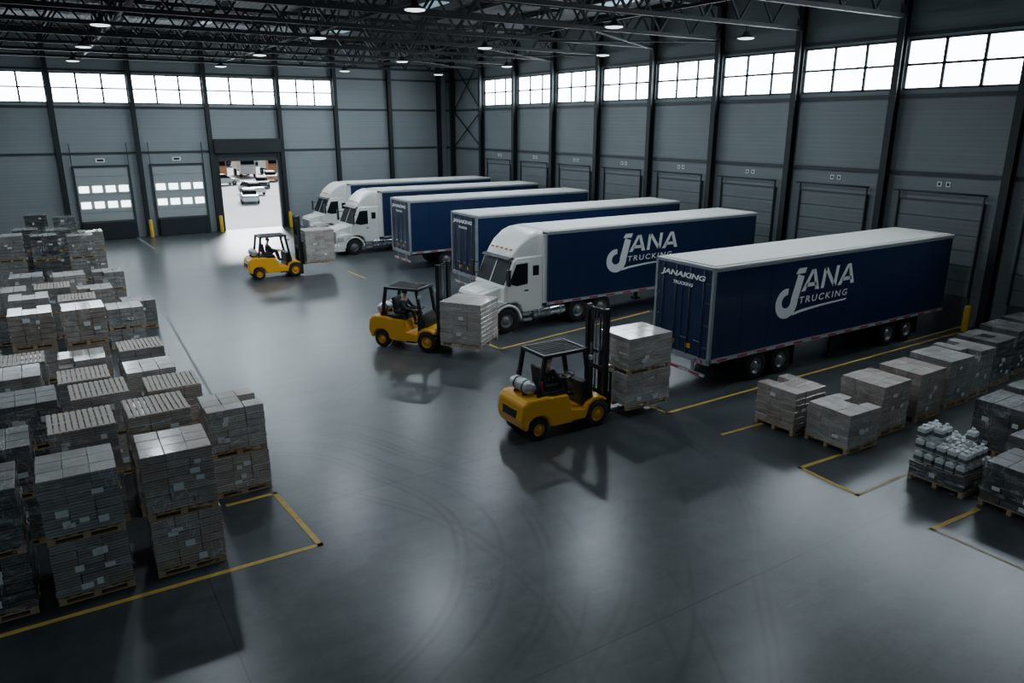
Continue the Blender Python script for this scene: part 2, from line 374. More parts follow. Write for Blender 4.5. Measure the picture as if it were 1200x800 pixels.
for i in range(10):
    y = colY[i]+2.5; lb = ORD[9-i]; y0, y1 = y-1.7, y+1.7
    r = thing('door_%d' % (4+i), 'closed sectional dock door in the right wall, %s from the far corner' % lb, 'door', kind='structure')
    d = MB()
    for k in range(6):
        a = 1.2+3.7*k/6; d.box(XW-.1, XW-.03, y0, y1, a+.01, a+3.7/6-.01)
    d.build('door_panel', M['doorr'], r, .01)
    MB().box(XW-.13, XW-.002, y0-.07, y0, 0, 4.97).box(XW-.13, XW-.002, y1, y1+.07, 0, 4.97).box(XW-.13, XW-.002, y0, y1, 4.9, 4.97).box(XW-.12, XW-.002, y0, y1, 0, 1.2).build('door_frame', M['frame'], r)
    MB().box(XW-.2, XW-.13, y0-.07, y0-.02, 1.2, 5.3).box(XW-.2, XW-.13, y1+.02, y1+.07, 1.2, 5.3).build('door_track', M['girt'], r)
    MB().cyl((XW-.3, y0-.2, 5.3), (XW-.3, y1+.2, 5.3), .04).build('spring_shaft', M['girt'], r)
    for s_ in (-.18, .18):
        o = MB().box(XW-.03, XW-.004, y+s_-.09, y+s_+.09, 5.52, 5.72).build('dock_sign', M['paper'])
        tag(o, 'small white placard above the %s dock door from the far corner, %s one' % (lb, 'nearer' if s_ < 0 else 'farther'), 'sign', 'placards above the dock doors')
        MB().box(XW-.034, XW-.03, y+s_-.05, y+s_+.05, 5.56, 5.68).build('printed_mark', M['black'], o)
for i, x in enumerate((4.1, 9.1)):
    o = tag(MB().box(x-.3, x+.3, YW-.03, YW-.004, 5.38, 5.66).build('dock_sign', M['paper']), 'small white placard above the %s closed far dock door' % ('left' if i==0 else 'right'), 'sign')
    MB().box(x-.2, x+.2, YW-.035, YW-.03, 5.45, 5.59).build('printed_mark', M['black'], o)
o = MB(); o.bar((XW-.2, 54.4, 6.1), (XW-.2, 59.1, 9.0), .07).bar((XW-.2, 59.1, 6.1), (XW-.2, 54.4, 9.0), .07).bar((XW-.2, 54.4, 9.0), (XW-.2, 59.1, 13), .07).bar((XW-.2, 59.1, 9.0), (XW-.2, 54.4, 13), .07)
tag(o.build('cross_brace', M['steel']), 'steel cross bracing on the right wall near the far corner', 'brace')
def bollard(x, y, h, label):
    r = thing('bollard', label, 'bollard', (x,y,0), group='yellow safety bollards')
    MB().lathe([(.13,0),(.13,h-.08),(.1,h-.02),(0,h)], 18, axis='z').build('post', M['postyellow'], r)
    MB().box(-.2,.2,-.2,.2,0,.02).build('base_plate', M['steel'], r)
for a in ((6.7,60.1,1.3,'yellow bollard between the two closed far dock doors'), (11.6,60.1,1.3,'yellow bollard left of the open doorway'), (16.9,60.1,1.3,'yellow bollard right of the open doorway'),
          (30.6,14.6,1.1,'yellow bollard at the wall behind the nearest trailer'), (30.6,29,1.2,'yellow bollard at the wall between second and third trailers')):
    bollard(*a)
for i, y in enumerate(colY):
    r = thing('roof_truss', 'steel roof truss spanning the hall, %s from the far wall' % ORD[len(colY)-1-i], 'truss', (0,y,0), group='roof trusses')
    MB().box(XL, XW-.15, -.09,.09, 13.75, 13.95).build('top_chord', M['truss'], r)
    MB().box(XL, XW-.15, -.09,.09, 12.15, 12.32).build('bottom_chord', M['truss'], r)
    wb = MB(); n = 22; L = (XW-.3-XL)/n
    for k in range(n):
        x0 = XL+.1+k*L
        wb.bar((x0,0,12.3),(x0+L/2,0,13.8),.09).bar((x0+L/2,0,13.8),(x0+L,0,12.3),.09)
    wb.build('web', M['truss'], r)
for i, x in enumerate([-6,-2,2,6,10,14,18,22,26,30]):
    tag(MB().box(x-.06, x+.06, YB, YW-.02, 13.96, 14.18).build('purlin', M['truss']), 'long steel purlin under the roof deck, %s from the left' % ORD[i], 'purlin', 'roof purlins')
for i, x in enumerate([4, 13, 22.5]):
    m_ = MB(); n = 26
    m_.box(x-.06,x+.06,YB+1,YW-.5,12.34,12.46)
    for k in range(n):
        y0 = 4.4 + k*2.11; m_.bar((x,y0,12.4),(x,y0+1.05,13.7),.07).bar((x,y0+1.05,13.7),(x,y0+2.11,12.4),.07)
    tag(m_.build('bracing_truss', M['truss']), 'lengthwise bracing truss under the roof, %s from the left' % ORD[i], 'truss')
for i, k in enumerate(range(5, 11, 2)):
    m_ = MB().bar((23, colY[k], 12.1), (31.2, colY[k+1], 12.1), .07).bar((31.2, colY[k], 12.1), (23, colY[k+1], 12.1), .07)
    tag(m_.build('wind_brace', M['truss']), 'crossed bracing rods under the roof by the right wall, %s from the camera' % ORD[i], 'brace', 'crossed roof bracing rods')
LXs = (3.0, 11.5, 20.0, 27.5)
for x in LXs:
    for y in (14.3, 24.3, 34.3, 44.3, 54.3):
        if x == 27.5 and y < 20: continue
        r = thing('high_bay_lamp', 'round high-bay lamp in the %s row from left, %s from the camera' % (ORD[LXs.index(x)], ORD[int((y-14.3)/10)]), 'lamp', (x,y,11.62), group='hanging high-bay lamps')
        MB().lathe([(.025,.53),(.025,.3),(.1,.28),(.15,.15),(.36,.04),(.38,.0),(.36,.0),(.1,.1)], 20, axis='z').build('housing', M['steel'], r)
        MB().lathe([(.0,.02),(.34,.02),(.33,-.02),(.2,-.045),(0,-.055)], 20, axis='z').build('diffuser', M['bulb'], r)
        ld = bpy.data.lights.new('lamp_light', 'AREA'); ld.shape = 'DISK'; ld.size = .68
        ld.energy = {3.0:210, 11.5:320, 20.0:370, 27.5:70}[x] * ({14.3:.42, 24.3:1.0}.get(y, 1.0))
        ld.color = (.78,.91,1.0)
        lo = bpy.data.objects.new('lamp_light', ld); C.objects.link(lo); lo.parent = r; lo.location = (0,0,-.065)

# ------------------------------------------------------------ floor markings
def line(pts, label, w=.1, mt='lineyellow', cat='floor line'):
    m_ = MB()
    for a, b_ in zip(pts[:-1], pts[1:]):
        a = Vector(a); b_ = Vector(b_); d = (b_-a).normalized(); n = Vector((-d.y, d.x, 0))*w/2; e = d*w/2
        vs = [a-e-n, b_+e-n, b_+e+n, a-e+n]
        m_.add([(v.x, v.y, .006) for v in vs], [(0,1,2,3)])
    o = m_.build('floor_marking', M[mt]); tag(o, label, cat, 'painted floor lines')
P_ = lambda *a: [G(x,y) for x,y in a]
line(P_((-40,757),(375,638),(322,578),(268,592)), 'yellow bay line around the near left pallet stacks', .11)
line(P_((748,470),(781,484),(1125,389)), 'long yellow bay line beside the nearest trailer')
line(P_((847,509),(893,496)), 'short yellow floor dash left of the right-hand pallets')
line(P_((984,533),(938,548),(1005,580)), 'yellow corner line in front of the low right-hand pallet')
line(P_((1005,580),(1072,551)), 'pale yellow floor line leading to the jug pallet', .09, 'linewhite')
line(P_((1146,597),(1092,620)), 'short yellow line at the bottom right pallet')
line(P_((1092,620),(1230,680)), 'pale floor line at the bottom right edge', .08, 'linewhite')
line(P_((562,399),(586,409),(760,365)), 'yellow bay line beside the nearest white cab')
line(P_((408,318),(428,326)), 'short yellow mark near the far white cab')
line(P_((196,372),(262,487)), 'faint white lane line beside the left pallets', .09, 'linefaint')
line(P_((160,277),(183,293)), 'faint white lane mark near the far dock doors', .12, 'linefaint')
line(P_((1060,401),(1150,376)), 'yellow bay line reaching the right wall')

# ------------------------------------------------------------ pallet loads
cache = {}
def pallet_mesh(w, d):
    k = ('p', round(w,2), round(d,2))
    if k not in cache:
        m_ = MB(); n = 7
        for i in range(n):
            x = -w/2 + .05 + (w-.1)*i/(n-1); m_.box(x-.05, x+.05, -d/2, d/2, .118, .14)
        for j in (-1,0,1):
            y = j*(d/2-.05); m_.box(-w/2, w/2, y-.045, y+.045, .095, .118)
            m_.box(-w/2, w/2, y-.045, y+.045, 0, .02)
            for i in (-1,0,1): x = i*(w/2-.07); m_.box(x-.06, x+.06, y-.045, y+.045, .02, .095)
        cache[k] = m_.mesh('pallet', M['wood'])
    return cache[k]
def carton_mesh(a, b_, h, mt):
    k = ('c', round(a,3), round(b_,3), round(h,3), mt)
    if k not in cache:
        m_ = MB(); e = .008
        m_.loft([[(x*(a/2-s1*e), y*(b_/2-s1*e), z) for x,y in ((1,1),(-1,1),(-1,-1),(1,-1))] for z, s1 in ((0,1),(e,0),(h-e,0),(h,1))], False)
        cache[k] = m_.mesh('carton', M[mt])
    return cache[k]
def stack_mesh(w, d, h, n, mt, v):
    k = ('s', round(w,2), round(d,2), round(h,2), mt, v)
    if k not in cache:
        rr = random.Random(v*17+n); m_ = MB(); a, b_, c_ = w/3, d/3, h/n
        for q in range(n):
            for i in range(3):
                for j in range(3):
                    if i == 1 and j == 1 and q < n-1: continue
                    if q == n-1 and rr.random() < .05: continue
                    x, y = -w/2+a*(i+.5)+rr.uniform(-.007,.007), -d/2+b_*(j+.5)+rr.uniform(-.007,.007)
                    m_.box(x-a/2+.007, x+a/2-.007, y-b_/2+.007, y+b_/2-.007, .14+q*c_+.003, .14+(q+1)*c_-.009)
        cache[k] = m_.mesh('carton_stack', M[mt])
    return cache[k]
def wrap_mesh(w, d, h, v):
    k = ('w', round(w,2), round(d,2), round(h,2), v)
    if k not in cache:
        rr = random.Random(v); m_ = MB()
        def ring(t):
            per = 2*(w+d); q = (t % 1)*per
            if q < w: return -w/2+q, -d/2
            q -= w
            if q < d: return w/2, -d/2+q
            q -= d
            if q < w: return w/2-q, d/2
            return -w/2, d/2-(q-w)
        nb = 3
        for bnd in range(nb):
            zc = .12 + (h-.16)*(bnd+.5)/nb + rr.uniform(-.06,.06); bw = rr.uniform(.16,.28); N = 96; sl = rr.uniform(-.12,.12); ph = rr.uniform(0,6)
            vs = []
            for rw in range(5):
                for i in range(N):
                    t = i/N; x, y = ring(t); s_ = 1+.026+rr.uniform(-.006,.010)
                    z = zc + (rw-2)*bw/4*(1+.45*math.sin(ph+t*31)) + sl*math.sin(2*math.pi*t) + rr.uniform(-.01,.01)
                    vs.append((x*s_, y*s_, min(max(z,.02),h-.01)))
            m_.add(vs, [(r_*N+i, r_*N+(i+1)%N, (r_+1)*N+(i+1)%N, (r_+1)*N+i) for r_ in range(4) for i in range(N)], False)
        cache[k] = m_.mesh('stretch_wrap', M['wrap'])
    return cache[k]
def slat_mesh(w, d, h):
    k = ('t', round(w,2), round(d,2), round(h,2))
    if k not in cache:
        m_ = MB(); n = 11
        for i in range(n):
            x = -w/2+w*(i+.5)/n; m_.box(x-w/n*.36, x+w/n*.36, -d/2, d/2, h+.012, h+.03)
        for y in (-d/2+.06, 0, d/2-.06): m_.box(-w/2, w/2, y-.05, y+.05, h, h+.014)
        cache[k] = m_.mesh('slatted_top', M['slat'])
    return cache[k]
lc = 0
def load(x, y, z, w, d, h, mt, label, detail=True, slat=False, group='wrapped pallet loads', rz=0, center=False, lab=0, side=1, top=True):
    global lc; lc += 1
    cx, cy = (x, y) if center else (x+w/2, y+d/2)
    r = thing('pallet_load', label, 'pallet load', (cx,cy,z), rz+random.uniform(-.025,.025), group)
    put('pallet', pallet_mesh(w,d), r)
    hc = h-.14-(.03 if slat else 0); n = max(2, round(hc/.165)); c_ = hc/n
    if detail:
        a, b_ = w/3, d/3; me = carton_mesh(a-.008, b_-.008, c_-.007, mt)
        for q in range(n):
            for i in range(3):
                for j in range(3):
                    if i == 1 and j == 1 and q < n-1: continue
                    if top and not slat and q == n-1 and random.random() < .05: continue
                    put('carton', me, r, (-w/2+a*(i+.5)+random.uniform(-.006,.006), -d/2+b_*(j+.5)+random.uniform(-.006,.006), .141+q*c_), rz=random.uniform(-.008,.008))
    else:
        put('carton_stack', stack_mesh(w, d, hc, n, mt, lc % 3), r)
    if slat: put('slatted_top', slat_mesh(w, d, h-.03), r)
    put('stretch_wrap', wrap_mesh(w, d, h-(.03 if slat else 0), lc % 4), r)
    lr = random.Random(lc)
    for q in range(lab):
        lx = lr.uniform(-.45,.3); lz = .2+max(.05,h-.45)*lr.random(); lw = lr.uniform(.1,.2); lh = lr.uniform(.08,.14)
        if q % 3 < 2: MB().box(lx, lx+lw, -d/2-.032, -d/2-.03, lz, lz+lh).build('paper_label', M['paper'], r)
        else:
            sx = side*(w/2+.031); MB().box(sx-.001, sx+.001, lx, lx+lw, lz, lz+lh).build('paper_label', M['paper'], r)
    return r
def row(name, y, items, detail, d=1.2, w=1.2):
    items = sorted(items, key=lambda t: -t[0])
    for i, (x, hs, mt, sl) in enumerate(items):
        z = 0; jx, jy = random.uniform(-.04,.04), random.uniform(-.07,.07)
        for k, h in enumerate(hs):
            pos = '' if len(hs) == 1 else (('lower', 'upper')[k] + ' ')
            lab = '%swrapped pallet load in %s, %s from the aisle' % (pos, name, ORD[i])
            load(x+jx+random.uniform(-.02,.02), y+jy, z, w, d, h, mt, lab, detail, sl and k == len(hs)-1, 'pallet loads stacked on the left', lab=(8 if mt in ('c2','c1') else 5) if detail else 3, top=(k == len(hs)-1))
            z += h+.003
row('the nearest left row', 13.5, [(.85,(1.15,1.25),'c3',0),(-.75,(1.15,1.2),'c1',0),(-2.25,(1.15,1.2),'c2',0)], True)
row('the second left row', 16.05, [(2.4,(.95,1.1),'c0',0),(.85,(1.1,1.15),'c3',1),(-.6,(1.1,1.1),'c1',1),(-2.05,(1.0,1.1),'c2',0)], True)
row('the third left row', 18.5, [(1.45,(.95,1.0),'c3',1),(-.05,(1.0,1.05),'c1',1),(-1.5,(1.0,1.1),'c2',0)], True)
row('the fourth left row', 21.0, [(1.25,(.8,.9),'c0',0),(-.3,(.85,.85),'c1',1),(-1.8,(1.0,1.0),'c1',0)], True)
row('the fifth left row', 23.5, [(1.3,(.8,.85),'c1',1),(-.2,(.75,.8),'c0',0),(-1.7,(.8,.9),'c1',1)], False)
row('the tall sixth left row', 27.0, [(.05,(1.1,1.2),'c3',0),(-1.4,(1.15,1.15),'c3',0)], False)
row('the seventh left row', 30.0, [(1.5,(.7,.8),'c1',0),(0.05,(1.1,.9),'c0',1),(-1.4,(1.1,1.1),'c1',0)], False)
row('the eighth left row', 32.7, [(2.2,(1.15,),'c1',0),(.75,(1.0,.8),'c3',0),(-.7,(1.0,1.0),'c1',1),(-2.1,(1.0,1.0),'c1',0)], False)
row('the ninth left row', 36.3, [(1.5,(1.0,.8),'c1',0),(0,(.9,.9),'c0',0),(-1.5,(1.0,.9),'c1',0)], False)
row('the tenth left row', 44.8, [(.95,(1.2,1.2),'c1',0),(-.65,(1.2,1.3),'c2',0),(-2.2,(1.3,1.3),'c1',0)], False)
row('the eleventh left row', 47.8, [(1.6,(1.1,1.1),'c1',0),(.05,(1.2,1.2),'c2',0),(-1.5,(1.3,1.2),'c2',0)], False)
row('the farthest left row', 54.5, [(.6,(1.3,1.1),'c2',0),(-.9,(1.3,1.3),'c2',0)], False)
gr = 'pallet loads on the right'
for x, y, h, mt, sl, lab in [
    (16.05,11.5,1.2,'c3',0,'brown wrapped pallet load standing leftmost of the right-hand pallets'),
    (16.25,10.0,1.05,'c0',0,'low pale pallet load in front of the leftmost right-hand one'),
    (17.95,10.25,1.4,'c3',0,'brown pallet load, first in the right row behind the low pale one'),
    (19.75,10.3,1.4,'c3',0,'brown pallet load, second in the long right row'),
    (21.45,10.4,1.45,'c1',0,'grey pallet load, third in the long right row'),
    (22.85,10.5,1.45,'c1',0,'grey pallet load, fourth in the long right row'),
    (24.6,10.7,1.45,'c2',0,'dark pallet load, fifth in the long right row'),
    (26.4,10.9,1.5,'c2',0,'dark pallet load, sixth in the long right row'),
    (28.1,11.0,1.5,'c2',0,'dark pallet load, last in the right row by the wall'),
    (16.35,7.25,.48,'c2',0,'low dark carton pallet load carrying layers of white jugs'),
    (16.45,5.7,1.05,'c2',0,'dark pallet load in front of the jug pallet, bottom right'),
    (19.3,7.4,1.35,'c2',0,'dark pallet load behind the jug pallet'),
    (17.95,5.95,1.2,'c2',0,'dark pallet load behind the bottom right pallet'),
    (21.0,7.5,1.35,'c2',0,'dark pallet load at the right edge behind the others')]:
    load(x, y, 0, 1.25, 1.25, h, mt, lab, True, sl, gr, lab=9 if mt == 'c2' and h > 1 else 4, side=-1, top=(x != 16.35))
def jug():
    r = thing('jug', 'white plastic jug with dark label on the low dark carton pallet', 'jug', group='white jugs layered on the low dark pallet')
    def sec(z, s_, rd): return [(p[1], p[2], z) for p in rrect(0, s_, -s_, s_, rd)]
    MB().loft([sec(0,.088,.01), sec(.01,.096,.015), sec(.2,.096,.015), sec(.215,.09,.015), sec(.245,.042,.015), sec(.27,.034,.03)], False).build('bottle', M['jug'], r)
    MB().loft([sec(.03,.0985,.016), sec(.12,.0985,.016)], False).build('label_sleeve', M['jugd'], r)
    MB().cyl((0,0,.268),(0,0,.292),.038).build('cap', M['jug'], r)
    return r
j0 = jug(); first = True
for i in range(5):
    for j in range(5):
        ns = 3 if (i, j) in ((0,4),(1,3),(1,4),(2,3),(3,1),(2,4)) else 2
        if (i, j) in ((4,0),(4,1)): ns = 1
        for q in range(ns):
            if 0 < i < 4 and 0 < j < 4 and q == 0: pass
            o = j0 if first else copy_tree(j0); first = False
            o.location = (16.35+.145+i*.24+random.uniform(-.008,.008), 7.25+.145+j*.24+random.uniform(-.008,.008), .483+q*.294); o.rotation_euler.z = random.uniform(-.06,.06)

# ------------------------------------------------------------ wheels
def wheel(parent, x, y, r, w, rim='rim', name='wheel'):
    k = ('wh', round(r,3), round(w,3), rim)
    if k not in cache:
        ty = MB().lathe([(r*.56,-w*.46),(r*.9,-w/2),(r*.985,-w*.4),(r,-w*.3),(r,w*.3),(r*.985,w*.4),(r*.9,w/2),(r*.56,w*.46),(r*.56,-w*.46)], 32)
        for i in range(28):
            a = 2*math.pi*i/28
            ty.bar((r*.985*math.cos(a), -w*.38, r*.985*math.sin(a)), (r*.985*math.cos(a), w*.38, r*.985*math.sin(a)), r*.1, .02)
        ri = MB().lathe([(r*.57,-w*.46),(r*.5,-w*.3),(r*.46,-w*.1),(r*.3,-w*.2),(r*.26,-w*.42),(r*.12,-w*.46),(0,-w*.46)], 24)
        ri.lathe([(r*.57,-w*.46),(r*.57,w*.46),(r*.5,w*.3),(r*.46,w*.1),(r*.3,w*.2),(r*.26,w*.42),(r*.12,w*.46),(0,w*.46)], 24)
        for i in range(8):
            a = 2*math.pi*i/8
            for s_ in (-1,1): ri.cyl((r*.37*math.cos(a), s_*w*.15, r*.37*math.sin(a)), (r*.37*math.cos(a), s_*w*.25, r*.37*math.sin(a)), r*.035, 6)
        cache[k] = (ty.mesh('wheel', M['rubber']), ri.mesh('rim', M[rim]))
    a, b_ = cache[k]
    t = put(name, a, parent, (x,y,r)); put('rim', b_, t)
    return t

# ------------------------------------------------------------ lettering
def text_geo(body, box, italic=.0, bold=.0, space=1.0):
    cu = bpy.data.curves.new('t', 'FONT'); cu.body = body; cu.size = 1; cu.offset = bold; cu.shear = italic; cu.resolution_u = 3; cu.extrude = 0; cu.space_character = space
    o = bpy.data.objects.new('t', cu); C.objects.link(o); bpy.context.view_layer.update()
    dg = bpy.context.evaluated_depsgraph_get(); me = bpy.data.meshes.new_from_object(o.evaluated_get(dg))
    vs = [v.co.copy() for v in me.vertices]; fs = [tuple(p.vertices) for p in me.polygons]
    bpy.data.objects.remove(o); bpy.data.curves.remove(cu); bpy.data.meshes.remove(me)
    x0 = min(v.x for v in vs); x1 = max(v.x for v in vs); y0 = min(v.y for v in vs); y1 = max(v.y for v in vs)
    a0, a1, b0, b1 = box
    return [(a0+(v.x-x0)/(x1-x0)*(a1-a0), b0+(v.y-y0)/(y1-y0)*(b1-b0)) for v in vs], fs
def seg_geo(polys, sh=.0):
    vs, fs = [], []
    for p in polys:
        k = len(vs); vs += [(x+sh*y, y) for x,y in p]; fs.append(tuple(range(k, k+len(p))))
    return vs, fs
def logo_parts():
    out = []; h = .70
    def A(x, w):
        t = .20
        return [[(x,0),(x+t,0),(x+w/2+t*.25,h),(x+w/2-t*.5,h)], [(x+w-t,0),(x+w,0),(x+w/2+t*.5,h),(x+w/2-t*.25,h)], [(x+t*.8,.13),(x+w-t*.8,.13),(x+w-t*1.15,.26),(x+t*1.15,.26)]]
    def Nn(x, w):
        t = .165
        return [[(x,0),(x+t,0),(x+t,h),(x,h)], [(x+w-t,0),(x+w,0),(x+w,h),(x+w-t,h)], [(x,h),(x+t*1.1,h),(x+w,0),(x+w-t*1.1,0)]]
    vs, fs = seg_geo(A(0,.92)+Nn(1.0,.82)+A(1.90,.92), .14)
    out.append(([(1.5+x, .90+y) for x,y in vs], fs))
    out.append(text_geo('TRUCKING', (1.45,4.0,.50,.73), .1, .012, 1.3))
    path = []
    cx, cy = .74, .62
    for t in range(0, 11):
        f = t/10; path.append((1.42-.24*f, 1.46-.80*f, .34+.02*f))
    for i in range(1, 37):
        a = R(-2 - 275*i/36); f = i/36
        path.append((cx+.38*math.cos(a)+.06, cy+.36*math.sin(a), .36-.15*f**2))
    vs, fs = [], []
    for i, (x, y, wd) in enumerate(path):
        x0, y0, _ = path[max(0,i-1)]; x1, y1, _ = path[min(len(path)-1,i+1)]
        d = Vector((x1-x0, y1-y0)).normalized(); n = Vector((-d.y, d.x))*wd/2
        vs += [(x+n.x, y+n.y), (x-n.x, y-n.y)]
    fs = [(2*i, 2*i+1, 2*i+3, 2*i+2) for i in range(len(path)-1)]
    out.append((vs, fs))
    out.append(([(1.14,1.52),(1.61,1.52),(1.67,1.70),(1.27,1.70)], [(0,1,2,3)]))
    out.append(([(1.1,.14),(1.6,.21),(2.6,.29),(3.95,.34),(4.0,.39),(2.6,.36),(1.6,.30),(1.2,.25)], [tuple(range(8))]))
    return out
LOGO = logo_parts()
def side_logo(parent, x0, z0, yside):
    m_ = MB()
    for q, (vs, fs) in enumerate(LOGO): m_.add([(x0+u, yside-q*.0012, z0+w_) for u,w_ in vs], fs)
    return m_.build('logo_lettering', M['letter'], parent)
# ------------------------------------------------------------ trailer
TW = 2.45
def trailer(x, yc, L, label, rear=True, logo=False, wheels=(2.3,3.5), extra=(9.6,10.8)):
    r = thing('semi_trailer', label, 'trailer', (x,yc,0), group='navy trailers at the docks'); h = TW/2; z0, z1 = .95, 3.92
    MB().box(.06, L, -h, h, z0+.1, z1-.06).build('body', M['blue'], r, .015)
    MB().box(0, L+.02, -h-.02, h+.02, z1-.06, z1).box(.1, L-.1, -h+.1, h-.1, z1, z1+.03).build('roof', M['roofw'], r, .015)
    MB().box(0, L+.02, -h-.025, -h+.03, z0-.02, z0+.1).box(0, L+.02, h-.03, h+.025, z0-.02, z0+.1).build('bottom_rail', M['alu'], r)
    MB().box(0, L+.02, -h-.028, -h-.003, z1-.14, z1-.07).box(0, L+.02, h+.003, h+.028, z1-.14, z1-.07).build('top_rail', M['alu'], r)
    MB().box(.1, L-.05, -h-.03, -h-.026, z0+.01, z0+.06).build('reflective_tape', M['tape'], r)
    sm_ = MB(); n = int(L/1.25)
    for i in range(1, n): sm_.box(i*L/n-.006, i*L/n+.006, -h-.004, -h+.002, z0+.12, z1-.16)
    sm_.build('panel_seams', M['blue'], r)
    MB().box(.3, L-.3, -.5, -.38, .72, z0+.1).box(.3, L-.3, .38, .5, .72, z0+.1).build('chassis_rail', M['steel'], r)
    if rear:
        MB().box(-.03,.08,-h-.025,-h+.07,z0-.02,z1).box(-.03,.08,h-.07,h+.025,z0-.02,z1).box(-.03,.08,-h,h,z1-.1,z1-.001).box(-.03,.08,-h,h,z0-.08,z0+.1).build('rear_frame', M['alu'] , r, .008)
        for s_ in (-1,1):
            a, b_ = (.012, h-.075) if s_ > 0 else (-h+.075, -.012)
            d = MB().box(-.02,.05,a,b_,z0+.11,z1-.11).build('rear_door', M['blue'], r, .01)
            for q in (.25,.75):
                yy = a+(b_-a)*q; lr_ = MB().cyl((-.05,yy,z0+.08),(-.05,yy,z1-.1),.014,8)
                for zz in (z0+.2, 1.9, 2.9, z1-.2): lr_.box(-.06,-.02,yy-.035,yy+.035,zz-.025,zz+.025)
                lr_.build('lock_rod', M['frame'], d)
                MB().box(-.08,-.06,yy-.02,yy+.25,1.55,1.59).build('door_handle', M['chrome'], d)
            hg = MB()
            for zz in (1.4,2.1,2.8,3.4):
                e = s_*(h-.07); hg.box(-.045,-.02,min(e,e-s_*.2),max(e,e-s_*.2),zz-.025,zz+.025)
            hg.build('hinges', M['frame'], d)
            MB().box(-.035,-.02, .35*s_-.1, .35*s_+.1, 1.25,1.4).build('placard', M['postyellow'], d)
        tx = MB()
        for body, bx in (('JANAKING',(-.95,.95,3.40,3.62)),('TRUCKING',(-.4,.45,3.2,3.31))):
            vs, fs = text_geo(body, bx, .2, .04); tx.add([(-.068,-u,w_) for u,w_ in vs], fs)
        tx.build('rear_lettering', M['letter'], r)
        for s_ in (-1,1):
            for q in (.35,.6): MB().cyl((-.04,s_*(h-q+.1),z0+.0),(-.02,s_*(h-q+.1),z0+.0),.045,12).build('tail_light', M['red'], r)
        MB().box(0,.08,-h+.15,h-.15,.45,.55).box(.02,.08,-.6,-.5,.5,z0).box(.02,.08,.5,.6,.5,z0).build('underride_bar', M['alu'], r, .01)
        MB().box(-.005,-.001,-h+.15,h-.15,.47,.53).build('reflective_tape', M['tape'], r)
    ws = list(wheels)+list(extra)
    for wx in ws:
        for s_ in (-1,1):
            wheel(r, wx, s_*(h-.18), .47, .27); wheel(r, wx, s_*(h-.49), .47, .27)
        MB().cyl((wx,-h+.3,.47),(wx,h-.3,.47),.06,10).build('axle', M['steel'], r)
    for wx in ws[::2]:
        MB().box(wx-.25,wx+1.45,-.52,.52,.6,.74).build('bogie_frame', M['steel'], r)
        for s_ in (-1,1): MB().box(wx+1.85,wx+1.87,s_*(h-.35)-.28,s_*(h-.35)+.28,.2,.9).build('mud_flap', M['rubber'], r)
    for s_ in (-1,1):
        lx = 6.6
        MB().box(lx-.06,lx+.06,s_*.85-.06,s_*.85+.06,.08,z0).box(lx-.15,lx+.15,s_*.85-.15,s_*.85+.15,.0,.08).bar((lx,s_*.85,.5),(lx+.7,s_*.85,z0),.05).build('landing_leg', M['steel'], r)
    if logo: side_logo(r, logo, 1.82, -h-.012)
    return r
trailer(16.6, 15.1+TW/2, 13.0, 'nearest navy trailer with full white logo and rear doors facing the aisle', True, 2.6)
trailer(16.85, 24.1+TW/2, 12.2, 'navy logo trailer coupled to the nearest white cab', False, 2.75, wheels=(), extra=(9.2,10.4))
trailer(17.0, 30.1+TW/2, 12.9, 'navy trailer with rear doors facing the aisle, behind the nearest white cab truck', True)
trailer(17.3, 38.2+TW/2, 12.5, 'navy trailer without cab beside the middle white cab, doors facing the aisle', True)
trailer(18.5, 44.9+TW/2, 12.0, 'navy trailer coupled to the middle white cab', False, wheels=(), extra=(8.8,10.0))
trailer(18.9, 51.6+TW/2, 11.6, 'farthest navy trailer by the far wall, coupled to the last white cab', False, wheels=(), extra=(8.6,9.8))

